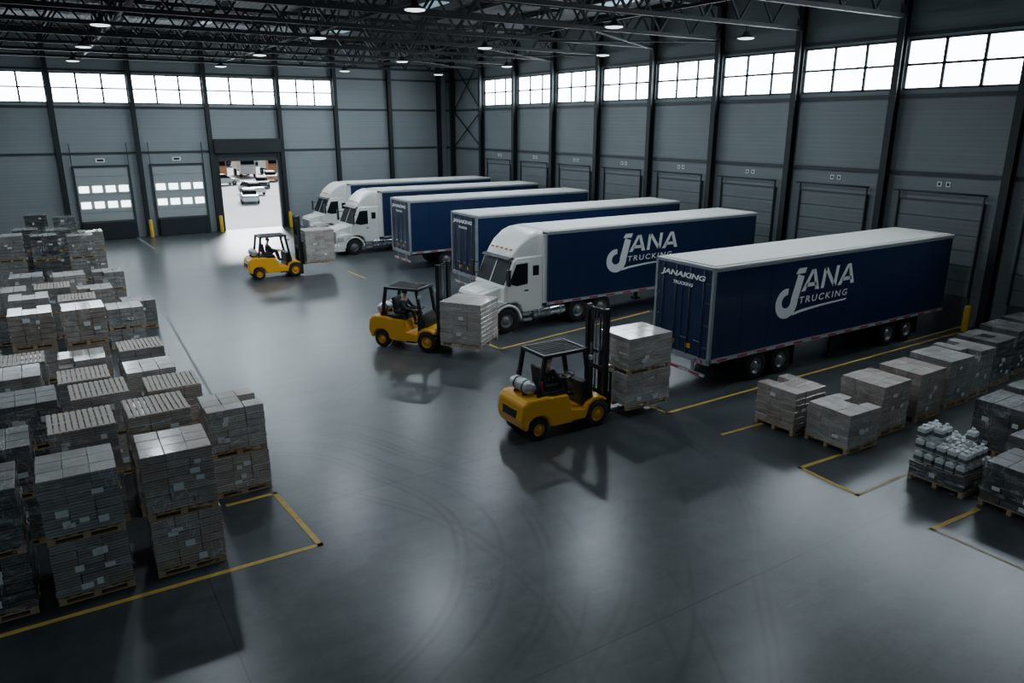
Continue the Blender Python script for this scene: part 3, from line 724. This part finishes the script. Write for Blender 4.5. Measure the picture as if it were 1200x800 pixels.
# ------------------------------------------------------------ tractor
def tractor(label):
    r = thing('truck_cab', label, 'truck', group='white truck cabs'); WX = 1.6
    MB().box(.9,6.9,-.5,-.38,.68,.92).box(.9,6.9,.38,.5,.68,.92).box(4.0,4.15,-.5,.5,.7,.9).box(6.7,6.9,-.5,.5,.7,.9).build('chassis_rail', M['steel'], r)
    MB().prism([(.52,.62),(.52,1.48),(.6,1.62),(1.1,1.74),(1.62,1.84),(1.62,.62)], -.88, .88).build('hood', M['white'], r, .05, seg=3)
    hl = MB()
    for s_ in (-1,1): hl.bar((.62,s_*.5,1.63),(1.45,s_*.62,1.815),.025,.02)
    hl.build('hood_crease', M['alu'], r)
    out_ = [(WX+.68*math.cos(R(a)), .5+.66*math.sin(R(a))) for a in range(-5, 186, 12)]
    inn = [(WX+.58*math.cos(R(a)), .5+.57*math.sin(R(a))) for a in range(185, -6, -12)]
    for s_ in (-1,1):
        fd = MB(); a, b_ = sorted((s_*.62, s_*1.2)); fd.prism(out_+inn, a, b_)
        fd.prism([(.58,.66),(.98,.66),(.98,.85),(1.2,1.1),(1.55,1.22),(1.3,1.34),(.7,1.28),(.58,1.05)], a+.02, b_-.02)
        fd.build('fender', M['white'], r, .03)
    MB().prism([(.4,-1.1),(.4,1.1),(.5,1.21),(.95,1.21),(.95,-1.21),(.5,-1.21)], .28,.68, 'z').build('bumper', M['white'], r, .03)
    MB().box(.388,.4,-.62,.62,.36,.6).build('lower_grille', M['black'], r)
    gr_ = MB().box(.47,.54,-.7,.7,.74,1.46).build('grille', M['black'], r, .01)
    gb = MB()
    for k in range(6): gb.box(.45,.48,-.68,.68,.84+k*.105,.85+k*.105)
    gb.box(.45,.49,-.74,-.7,.72,1.48).box(.45,.49,.7,.74,.72,1.48).box(.45,.49,-.74,.74,1.46,1.49)
    gb.build('grille_bars', M['alu'], gr_)
    for s_ in (-1,1):
        pts = [(x, s_*y) for x,y in [(.5,.88),(.5,1.04),(.58,1.2),(.9,1.2),(.9,.88)]]
        MB().prism(pts, .88,1.18,'z').build('headlight', M['lens'], r, .03)
        MB().cyl((.385,s_*.85,.49),(.41,s_*.85,.49),.08,14).build('fog_light', M['lens'], r)
    MB().prism([(1.45,1.2),(1.45,1.82),(1.5,1.88),(1.92,2.84),(2.08,2.95),(3.3,3.0),(3.3,.75),(2.36,.75),(2.26,1.05),(2.0,1.2)], -1.13, 1.13).build('cab', M['white'], r, .05, seg=3)
    MB().loft([rrect(1.9,.92,2.86,2.94,.03), rrect(2.02,.98,2.84,3.15,.08), rrect(2.3,1.04,2.84,3.5,.12), rrect(2.7,1.09,2.84,3.8,.15), rrect(3.05,1.11,2.84,3.93,.16), rrect(3.3,1.11,2.84,3.95,.16)]).build('roof_fairing', M['white'], r)
    for s_ in (-1,1):
        a, b_ = sorted((s_*1.09, s_*1.13)); MB().box(3.3,3.7,a,b_,1.0,3.8).build('side_extender', M['white'], r, .015)
    dx, dz = .42, .96; nrm = Vector((-dz,0,dx)).normalized()
    def sl(t, y, off): p = Vector((1.5+dx*t, y, 1.88+dz*t)) + nrm*off; return tuple(p)
    ws = MB(); c4 = [(.04,-1.05),(.04,1.05),(.95,1.02),(.95,-1.02)]
    ws.add([sl(t,y,.03) for t,y in c4]+[sl(t,y,-.03) for t,y in c4], [(0,1,2,3),(7,6,5,4),(0,4,5,1),(1,5,6,2),(2,6,7,3),(3,7,4,0)])
    ws.build('windshield', M['glass'], r)
    MB().bar(sl(.05,0,.035), sl(.95,0,.035), .04,.02).build('windshield_divider', M['white'], r)
    MB().prism([(1.74,2.86),(1.72,2.9),(1.96,2.98),(2.0,2.93)], -1.02,1.02).build('sun_visor', M['black'], r)
    for s_ in (-1,1):
        y0, y1 = sorted((s_*1.13, s_*1.15))
        d = MB().prism([(1.62,1.25),(1.62,1.95),(2.0,2.8),(2.66,2.82),(2.66,.9),(2.34,.92),(2.26,1.1),(2.05,1.25)], y0, y1).build('door', M['white'], r, .008)
        y0, y1 = sorted((s_*1.15, s_*1.162))
        MB().prism([(1.74,1.95),(1.70,1.99),(2.03,2.72),(2.56,2.74),(2.56,1.9),(2.05,1.86)], y0, y1).build('side_window', M['glass'], d)
        y0, y1 = sorted((s_*1.15, s_*1.175))
        MB().box(2.42,2.59,y0,y1,1.62,1.67).build('door_handle', M['black'], d)
        y0, y1 = sorted((s_*1.132, s_*1.142))
        MB().prism([(2.82,2.2),(2.82,2.6),(3.1,2.6),(3.1,2.2)], y0, y1).build('sleeper_window', M['glass'], r)
        mr = MB().box(1.45,1.55,s_*1.4-.12,s_*1.4+.12,1.95,2.6).build('mirror', M['black'], r, .03)
        MB().cyl((1.5,s_*1.4,2.5),(1.82,s_*1.12,2.5),.02,8).cyl((1.5,s_*1.4,2.05),(1.7,s_*1.12,2.1),.02,8).build('mirror_arm', M['black'], mr)
        MB().box(1.55,1.56,s_*1.4-.1,s_*1.4+.1,1.98,2.57).build('mirror_glass', M['chrome'], mr)
        MB().box(2.34,2.78,min(s_*.8,s_*1.16),max(s_*.8,s_*1.16),.38,.48).box(2.34,2.78,min(s_*.85,s_*1.14),max(s_*.85,s_*1.14),.64,.72).build('step', M['alu'], r, .01)
        tk = MB().cyl((2.85,s_*.86,.66),(4.45,s_*.86,.66),.31,24).build('fuel_tank', M['chrome'], r, .03)
        sb = MB()
        for q in (3.1,3.65,4.2): sb.cyl((q-.03,s_*.86,.66),(q+.03,s_*.86,.66),.32,24)
        sb.build('tank_strap', M['alu'], tk)
        wheel(r, WX, s_*1.0, .5, .3)
        for wx in (5.1,6.35): wheel(r, wx, s_*1.02, .5, .28); wheel(r, wx, s_*.71, .5, .28)
    for k in range(5): MB().box(2.02,2.1,-.7+.35*k-.05,-.7+.35*k+.05,3.2,3.26).build('marker_light', M['amber'], r)
    MB().cyl((WX,-.9,.5),(WX,.9,.5),.06).build('axle', M['steel'], r)
    for q in (5.1,6.35): MB().cyl((q,-.9,.5),(q,.9,.5),.08).build('drive_axle', M['steel'], r)
    MB().lathe([(0,.93),(.45,.93),(.45,.86),(0,.86)],20,(5.6,0,0),'z').build('fifth_wheel', M['steel'], r)
    return r
t0 = tractor('nearest white truck cab with roof fairing, beside the middle forklift'); t0.location = (13.4, 24.1+TW/2, 0)
t1 = copy_tree(t0); t1.location = (14.95, 44.9+TW/2, 0); t1['label'] = 'middle white truck cab with roof fairing, right of the far forklift'
t2 = copy_tree(t0); t2.location = (15.4, 51.6+TW/2, 0); t2['label'] = 'farthest white truck cab, partly behind the far forklift load'

# ------------------------------------------------------------ forklift
def forklift(label, lift, loc, rz, gas=True):
    r = thing('forklift', label, 'forklift', loc, rz, 'yellow forklifts'); r.scale = (1.08,)*3
    MB().prism([(-.6,.28),(-.6,1.0),(-.15,1.0),(0,.62),(.42,.58),(.55,.78),(.95,.78),(1.0,.6),(.98,.45),(.75,.3)], -.42, .42).build('chassis', M['yellow'], r, .03)
    for s_ in (-1,1):
        a, b_ = sorted((s_*.38, s_*.58))
        MB().prism([(-.6,.3),(-.6,1.04),(-.18,1.02),(-.06,.62),(.36,.54),(.42,.68),(.6,.8),(.85,.8),(1.02,.72),(1.04,.64),(.84,.72),(.62,.71),(.48,.62),(.42,.44),(.36,.28)], a, b_).build('side_panel', M['yellow'], r, .015)
        MB().box(-.02,.34,min(s_*.46,s_*.62),max(s_*.46,s_*.62),.28,.33).build('step', M['black'], r)
    MB().prism([(-1.46,.34),(-1.34,.31),(-1.3,.52),(-1.16,.62),(-.92,.62),(-.76,.5),(-.72,.3),(-.55,.3),(-.55,1.04),(-.8,1.1),(-1.32,1.1),(-1.48,.98),(-1.54,.6)], -.58, .58).build('counterweight', M['yellow'], r, .07, seg=3)
    MB().box(-1.54,-1.5,-.3,.3,.6,.8).build('rear_vent', M['black'], r)
    MB().prism([(-.95,1.06),(-.9,1.18),(-.2,1.16),(-.12,1.0),(-.5,.98)], -.44, .44).build('engine_cover', M['black'], r, .03)
    st = MB().box(-.68,-.22,-.27,.27,1.16,1.27).build('seat', M['seatm'], r, .04)
    MB().prism([(-.7,1.22),(-.58,1.22),(-.66,1.72),(-.77,1.7)], -.26,.26).build('seat_back', M['seatm'], st, .04)
    MB().prism([(.34,.58),(.34,1.2),(.5,1.26),(.64,.95),(.64,.6)], -.46,.46).build('dashboard', M['black'], r, .03)
    sw = MB(); N = 18; c = Vector((.22,0,1.32)); ax = Vector((-.5,0,.86)).normalized(); e1 = Vector((0,1,0)); e2 = ax.cross(e1)
    for i in range(N):
        a, b_ = 2*math.pi*i/N, 2*math.pi*(i+1)/N
        sw.cyl(c+(e1*math.cos(a)+e2*math.sin(a))*.17, c+(e1*math.cos(b_)+e2*math.sin(b_))*.17, .015, 6)
    sw.cyl(c-ax*.02, (.42,0,1.0), .025, 8).bar(c-e1*.17, c+e1*.17, .02)
    sw.build('steering_wheel', M['black'], r)
    g = MB(); H = 2.08
    for s_ in (-1,1):
        g.bar((.6,s_*.48,.7),(.36,s_*.48,H),.085,.1).bar((-1.0,s_*.48,1.05),(-.82,s_*.48,H),.08,.1).bar((-.84,s_*.48,H),(.42,s_*.48,H),.08,.08).bar((-.97,s_*.48,1.12),(-.3,s_*.48,1.12),.06,.08)
    g.bar((-.84,-.52,H),(-.84,.52,H),.08,.08).bar((.4,-.52,H),(.4,.52,H),.09,.09)
    for k in range(8): g.bar((-.8,-.385+.11*k,H+.015),(.36,-.385+.11*k,H+.015),.035,.03)
    g.build('overhead_guard', M['black'], r, .006)
    for s_ in (-1,1):
        MB().box(.46,.54,s_*.54-.05,s_*.54+.05,1.82,1.93).build('work_light', M['lens'], r, .01)
        MB().box(-.97,-.93,s_*.52-.04,s_*.52+.04,1.3,1.5).build('tail_light', M['red'], r)
        wheel(r, .75, s_*.47, .35, .25, 'rimy' ); wheel(r, -1.02, s_*.45, .28, .21, 'rimy')
    MB().cyl((.75,-.4,.34),(.75,.4,.34),.06).cyl((-1.02,-.4,.27),(-1.02,.4,.27),.05).build('axle', M['steel'], r)
    HM = 2.98; ms = MB()
    for s_ in (-1,1): ms.box(1.06,1.2,s_*.36-.055,s_*.36+.055,.08,HM)
    for z in (.35,1.35,HM-.14): ms.box(1.05,1.08,-.38,.38,z,z+.12)
    mo = ms.build('mast', M['black'], r, .006)
    im = MB()
    for s_ in (-1,1): im.box(1.1,1.2,s_*.265-.035,s_*.265+.035,.1,HM-.05)
    for z in (.6,1.75,HM-.16): im.box(1.12,1.15,-.25,.25,z,z+.08)
    im.build('inner_mast', M['steel'], mo)
    hc = MB()
    for s_ in (-1,1): hc.cyl((1.1,s_*.16,.2),(1.1,s_*.16,2.0),.045,10).cyl((1.1,s_*.16,2.0),(1.1,s_*.16,HM-.1),.025,8)
    hc.build('lift_cylinder', M['steel'], mo)
    ch = MB()
    for s_ in (-1,1): ch.box(1.15,1.165,s_*.08-.015,s_*.08+.015,.4+lift,HM-.1)
    ch.build('lift_chain', M['rim'], mo)
    ca = MB().box(1.2,1.25,-.5,.5,.12+lift,.22+lift).box(1.2,1.25,-.5,.5,.5+lift,.6+lift).box(1.2,1.24,-.5,-.45,.1+lift,1.2+lift).box(1.2,1.24,.45,.5,.1+lift,1.2+lift).box(1.2,1.24,-.5,.5,1.16+lift,1.2+lift)
    for k in range(5): ca.box(1.205,1.235,-.32+.16*k-.012,-.32+.16*k+.012,.6+lift,1.18+lift)
    cr = ca.build('carriage', M['black'], r)
    for s_ in (-1,1): MB().box(1.25,1.3,s_*.28-.06,s_*.28+.06,.03+lift,.62+lift).box(1.25,2.6,s_*.28-.06,s_*.28+.06,.03+lift,.07+lift).build('fork', M['steel'], cr)
    if gas:
        gc = MB().lathe([(0,-.4),(.08,-.4),(.15,-.34),(.165,-.28),(.165,.28),(.15,.34),(.08,.4),(0,.4)], 22, (-1.14,0,1.31)).build('gas_cylinder', M['gas'], r)
        sb = MB()
        for q in (-.18,.18): sb.lathe([(.168,q-.025),(.174,q-.025),(.174,q+.025),(.168,q+.025)],22,(-1.14,0,1.31)).box(-1.27,-1.01,q-.03,q+.03,1.09,1.17)
        sb.build('cylinder_strap', M['black'], gc)
        MB().lathe([(.05,.39),(.09,.39),(.09,.47),(.05,.47)],14,(-1.14,0,1.31)).build('valve_collar', M['gas'], gc)
    return r
f1 = forklift('nearest yellow forklift with gas cylinder, carrying two stacked loads', .14, (11.3,15.45,0), 0)
f2 = forklift('middle yellow forklift turned towards the camera in front of the nearest white cab', .3, (11.2,24.55,0), R(-55))
f3 = forklift('far yellow forklift with a raised load near the farthest cabs', .5, (10.5,40.7,0), 0)
def on_fork(f, w, d, hs, lift, mt, labs, off=1.42):
    z = (.07+lift)*1.08+.002
    c, s_ = math.cos(f.rotation_euler.z), math.sin(f.rotation_euler.z); q = off*1.08+w/2
    for h, lb in zip(hs, labs):
        load(f.location.x+q*c, f.location.y+q*s_, z, w, d, h, mt, lb, True, False, 'loads carried on forklifts', f.rotation_euler.z, True, lab=3, side=-1, top=False); z += h+.003
on_fork(f1, 1.6, 1.3, (1.05,1.05), .14, 'c0', ('lower wrapped load on the forks of the nearest forklift', 'upper wrapped load on the nearest forklift'), 1.7)
on_fork(f2, 1.6, 1.5, (1.6,), .3, 'c0', ('tall wrapped load on the forks of the middle forklift',), 1.34)
on_fork(f3, 1.6, 1.3, (1.8,), .5, 'c0', ('raised wrapped load on the forks of the far forklift',), 1.36)

# ------------------------------------------------------------ people
def skin_obj(name, pts, edges, mtl, parent, root=0, sub=1):
    bm = bmesh.new(); lay = bm.verts.layers.skin.verify(); vs = []
    for i, (p, rr) in enumerate(pts):
        v = bm.verts.new(p); v[lay].radius = (rr, rr); v[lay].use_root = (i == root); vs.append(v)
    for a, b_ in edges: bm.edges.new((vs[a], vs[b_]))
    me = bpy.data.meshes.new(name); bm.to_mesh(me); bm.free(); me.materials.append(mtl)
    o = bpy.data.objects.new(name, me); C.objects.link(o); o.parent = parent
    k = o.modifiers.new('skin', 'SKIN'); k.use_smooth_shade = True
    q = o.modifiers.new('sub', 'SUBSURF'); q.levels = sub; q.render_levels = sub
    return o
def driver(f, label, jacket):
    r = thing('person', label, 'person', f.location, f.rotation_euler.z, 'forklift drivers')
    B = [((-.46,0,1.46),.13),((-.47,0,1.62),.12),((-.46,0,1.86),.13),((-.44,0,2.0),.055),((-.42,0,2.06),.07),((-.41,0,2.15),.1),((-.42,0,2.23),.075)]
    B = [((p[0],p[1],p[2]*.96),rr) for p,rr in B]
    E = [(0,1),(1,2),(2,3),(3,4),(4,5),(5,6)]
    for s_ in (-1,1):
        n = len(B)
        B += [((-.45,s_*.19,1.74),.06),((-.25,s_*.27,1.5),.045),((.06,s_*.2,1.46),.035),((.15,s_*.17,1.47),.03)]
        E += [(2,n),(n,n+1),(n+1,n+2),(n+2,n+3)]
        for k in range(4):
            m0 = len(B); yy = s_*(.135+.022*k)
            B += [((.2,yy,1.485),.010),((.235,yy,1.465),.009),((.225,yy,1.435),.008)]
            E += [(n+3,m0),(m0,m0+1),(m0+1,m0+2)]
        m0 = len(B); B += [((.17,s_*.11,1.46),.011),((.2,s_*.1,1.445),.009)]; E += [(n+3,m0),(m0,m0+1)]
        n = len(B)
        B += [((-.42,s_*.1,1.44),.09),((0.0,s_*.14,1.45),.065),((.12,s_*.14,1.0),.045),((.26,s_*.14,.97),.035)]
        E += [(0,n),(n,n+1),(n+1,n+2),(n+2,n+3)]
    n = len(B); B += [((-.305,0,2.055),.012)]; E += [(5,n)]
    skin_obj('body', B, E, M['skin'], r)
    J = [((-.46,0,1.42),.155),((-.47,0,1.58),.15),((-.46,0,1.77),.15)]; JE = [(0,1),(1,2)]
    for s_ in (-1,1):
        n = len(J); J += [((-.45,s_*.2,1.75),.085),((-.25,s_*.27,1.5),.065),((.05,s_*.2,1.46),.05)]; JE += [(2,n),(n,n+1),(n+1,n+2)]
    skin_obj('jacket', J, JE, M[jacket], r)
    J = [((-.45,0,1.42),.14)]; JE = []
    for s_ in (-1,1):
        n = len(J); J += [((-.38,s_*.1,1.43),.105),((0.0,s_*.14,1.44),.082),((.12,s_*.14,1.0),.06)]; JE += [(0,n),(n,n+1),(n+1,n+2)]
    skin_obj('trousers', J, JE, M['trous'], r)
    for s_ in (-1,1): MB().loft([rrect(.06,.05,.9,1.02,.03,s_*.14), rrect(.2,.055,.9,1.0,.03,s_*.14), rrect(.34,.04,.9,.96,.02,s_*.14)]).build('shoe', M['black'], r)
    MB().lathe([(0,.115),(.06,.105),(.1,.06),(.112,0),(.108,-.03)], 16, (-.43,0,2.09), 'z').build('hair', M['hair'], r)
    for s_ in (-1,1): MB().lathe([(0,.01),(.01,0),(0,-.01)], 8, (-.318,s_*.035,2.075), 'z').build('eye', M['hair'], r)
    r.scale = (.97,)*3
    return r
driver(f1, 'seated driver in dark clothing inside the nearest forklift', 'cloth')
driver(f2, 'seated driver in dark clothing inside the middle forklift', 'cloth')
driver(f3, 'seated driver in dark clothing inside the far forklift', 'cloth')

# ------------------------------------------------------------ yard outside
def car(x, y, rz, mt, label):
    r = thing('car', label, 'car', (x,y,-.01), rz, 'vehicles in the yard')
    MB().loft([rrect(-2.2,.75,.35,.75,.12), rrect(-2.1,.85,.3,.95,.15), rrect(0,.9,.28,.98,.15), rrect(1.5,.88,.28,.9,.15), rrect(2.15,.75,.32,.7,.12)]).build('body', mt, r)
    MB().loft([rrect(-1.9,.72,.9,.98,.03), rrect(-1.3,.66,.9,1.42,.12), rrect(.2,.66,.9,1.45,.12), rrect(1.0,.74,.9,.96,.02)]).build('cabin', M['glass'], r)
    MB().box(-1.2,.2,-.6,.6,1.42,1.47).build('roof', mt, r, .02)
    for a in (-1.35,1.35):
        for s_ in (-1,1): wheel(r, a, s_*.8, .32, .2)
    for s_ in (-1,1): MB().box(2.05,2.17,s_*.6-.12,s_*.6+.12,.55,.67).build('headlight', M['lens'], r)
def lorry(x, y, rz, mt, box, label):
    r = thing('lorry', label, 'truck', (x,y,-.01), rz, 'vehicles in the yard')
    MB().box(-5.5,1.6,-1.2,1.2,1.1,3.6).build('cargo_box', box, r, .05)
    MB().prism([(1.8,.6),(1.8,2.8),(2.1,3.0),(3.1,2.95),(3.5,1.9),(3.7,1.7),(3.7,.5)], -1.15,1.15).build('cab', mt, r, .08)
    MB().prism([(3.2,2.0),(3.14,2.8),(3.18,2.8),(3.54,1.95)], -1.0,1.0).build('windshield', M['glass'], r)
    MB().box(-5.4,3.0,-.5,.5,.6,1.1).build('chassis_rail', M['steel'], r)
    for a in (-4.4,-3.2,2.6):
        for s_ in (-1,1): wheel(r, a, s_*1.0, .5, .3)
car(18.9, 82, R(-100), M['alu'], 'silver car parked nearest outside the open loading door')
car(21.6, 92, R(-80), M['white'], 'white car parked behind the silver one outside')
car(25.0, 101, R(-100), M['girt'], 'dark car in the yard in front of the lorries')
car(21.5, 108, R(10), M['white'], 'white car standing sideways in the yard')
car(29.0, 112, R(-100), M['orange'], 'orange car in the yard on the right')
lorry(24.0, 124, R(-95), M['orange'], M['orange'], 'haze-paled orange box lorry parked leftmost in the bright yard')
lorry(28.5, 125, R(-95), M['white'], M['white'], 'white box lorry right of the orange one outside')
lorry(33, 126, R(-95), M['orange'], M['white'], 'orange-cabbed white lorry parked third from the left outside')
lorry(38, 136, R(-95), M['white'], M['pale'], 'white lorry with grey box parked farthest right outside')
lorry(36, 158, R(0), M['white'], M['white'], 'white lorry standing sideways far back in the yard')
bd = thing('building', 'pale low building beyond the yard', 'building', (48,190,0))
MB().box(-30,30,0,12,0,6).build('wall', M['pale'], bd); MB().box(-30.5,30.5,-.5,12.5,6,6.4).build('roof', M['roofw'], bd)
for k in range(8): MB().box(-27+k*7,-24+k*7,-.06,0,0,4).build('shutter', M['alu'], bd)
for i, (x, y, s_) in enumerate(((30,170,4),(38,172,5),(49,170,4.5),(58,176,5))):
    t = thing('tree', 'hazy grey-green tree behind the yard lorries, %s from the left' % ORD[i], 'tree', (x,y,0), group='trees beyond the yard')
    MB().cyl((0,0,0),(0,0,s_*.7),.25,8,.12).build('trunk', M['wood'], t)
    cr = MB(); rr = random.Random(i)
    for q in range(60):
        a = rr.uniform(0,6.28); e = rr.uniform(-1,1); q_ = s_*.45*rr.uniform(.5,1); p = Vector((q_*math.cos(a)*math.sqrt(1-e*e), q_*math.sin(a)*math.sqrt(1-e*e), s_+q_*e)); z_ = rr.uniform(.3,.6)
        cr.lathe([(0,-z_),(z_*.8,-z_*.5),(z_,0),(z_*.7,z_*.6),(0,z_)], 7, tuple(p), 'z')
    cr.build('crown', M['leaf'], t)

# ------------------------------------------------------------ light, world, camera
sd = bpy.data.lights.new('sun', 'SUN'); sd.energy = 9; sd.angle = R(20); sd.color = (.93,.97,1.0)
so = bpy.data.objects.new('sun', sd); C.objects.link(so); so.rotation_euler = (R(-63), 0, R(-18))
wd = bpy.data.worlds.new('world'); bpy.context.scene.world = wd; wd.use_nodes = True
bg = wd.node_tree.nodes['Background']; bg.inputs[0].default_value = (.45,.62,.74,1); bg.inputs[1].default_value = .26
cd = bpy.data.cameras.new('camera'); cd.sensor_width = 36; cd.lens = F/1200*36; cd.clip_end = 600; cd.clip_start = .1
co = bpy.data.objects.new('camera', cd); C.objects.link(co); co.location = (0,0,CH); co.rotation_euler = (R(90)-PITCH, 0, -YAW)
bpy.context.scene.camera = co
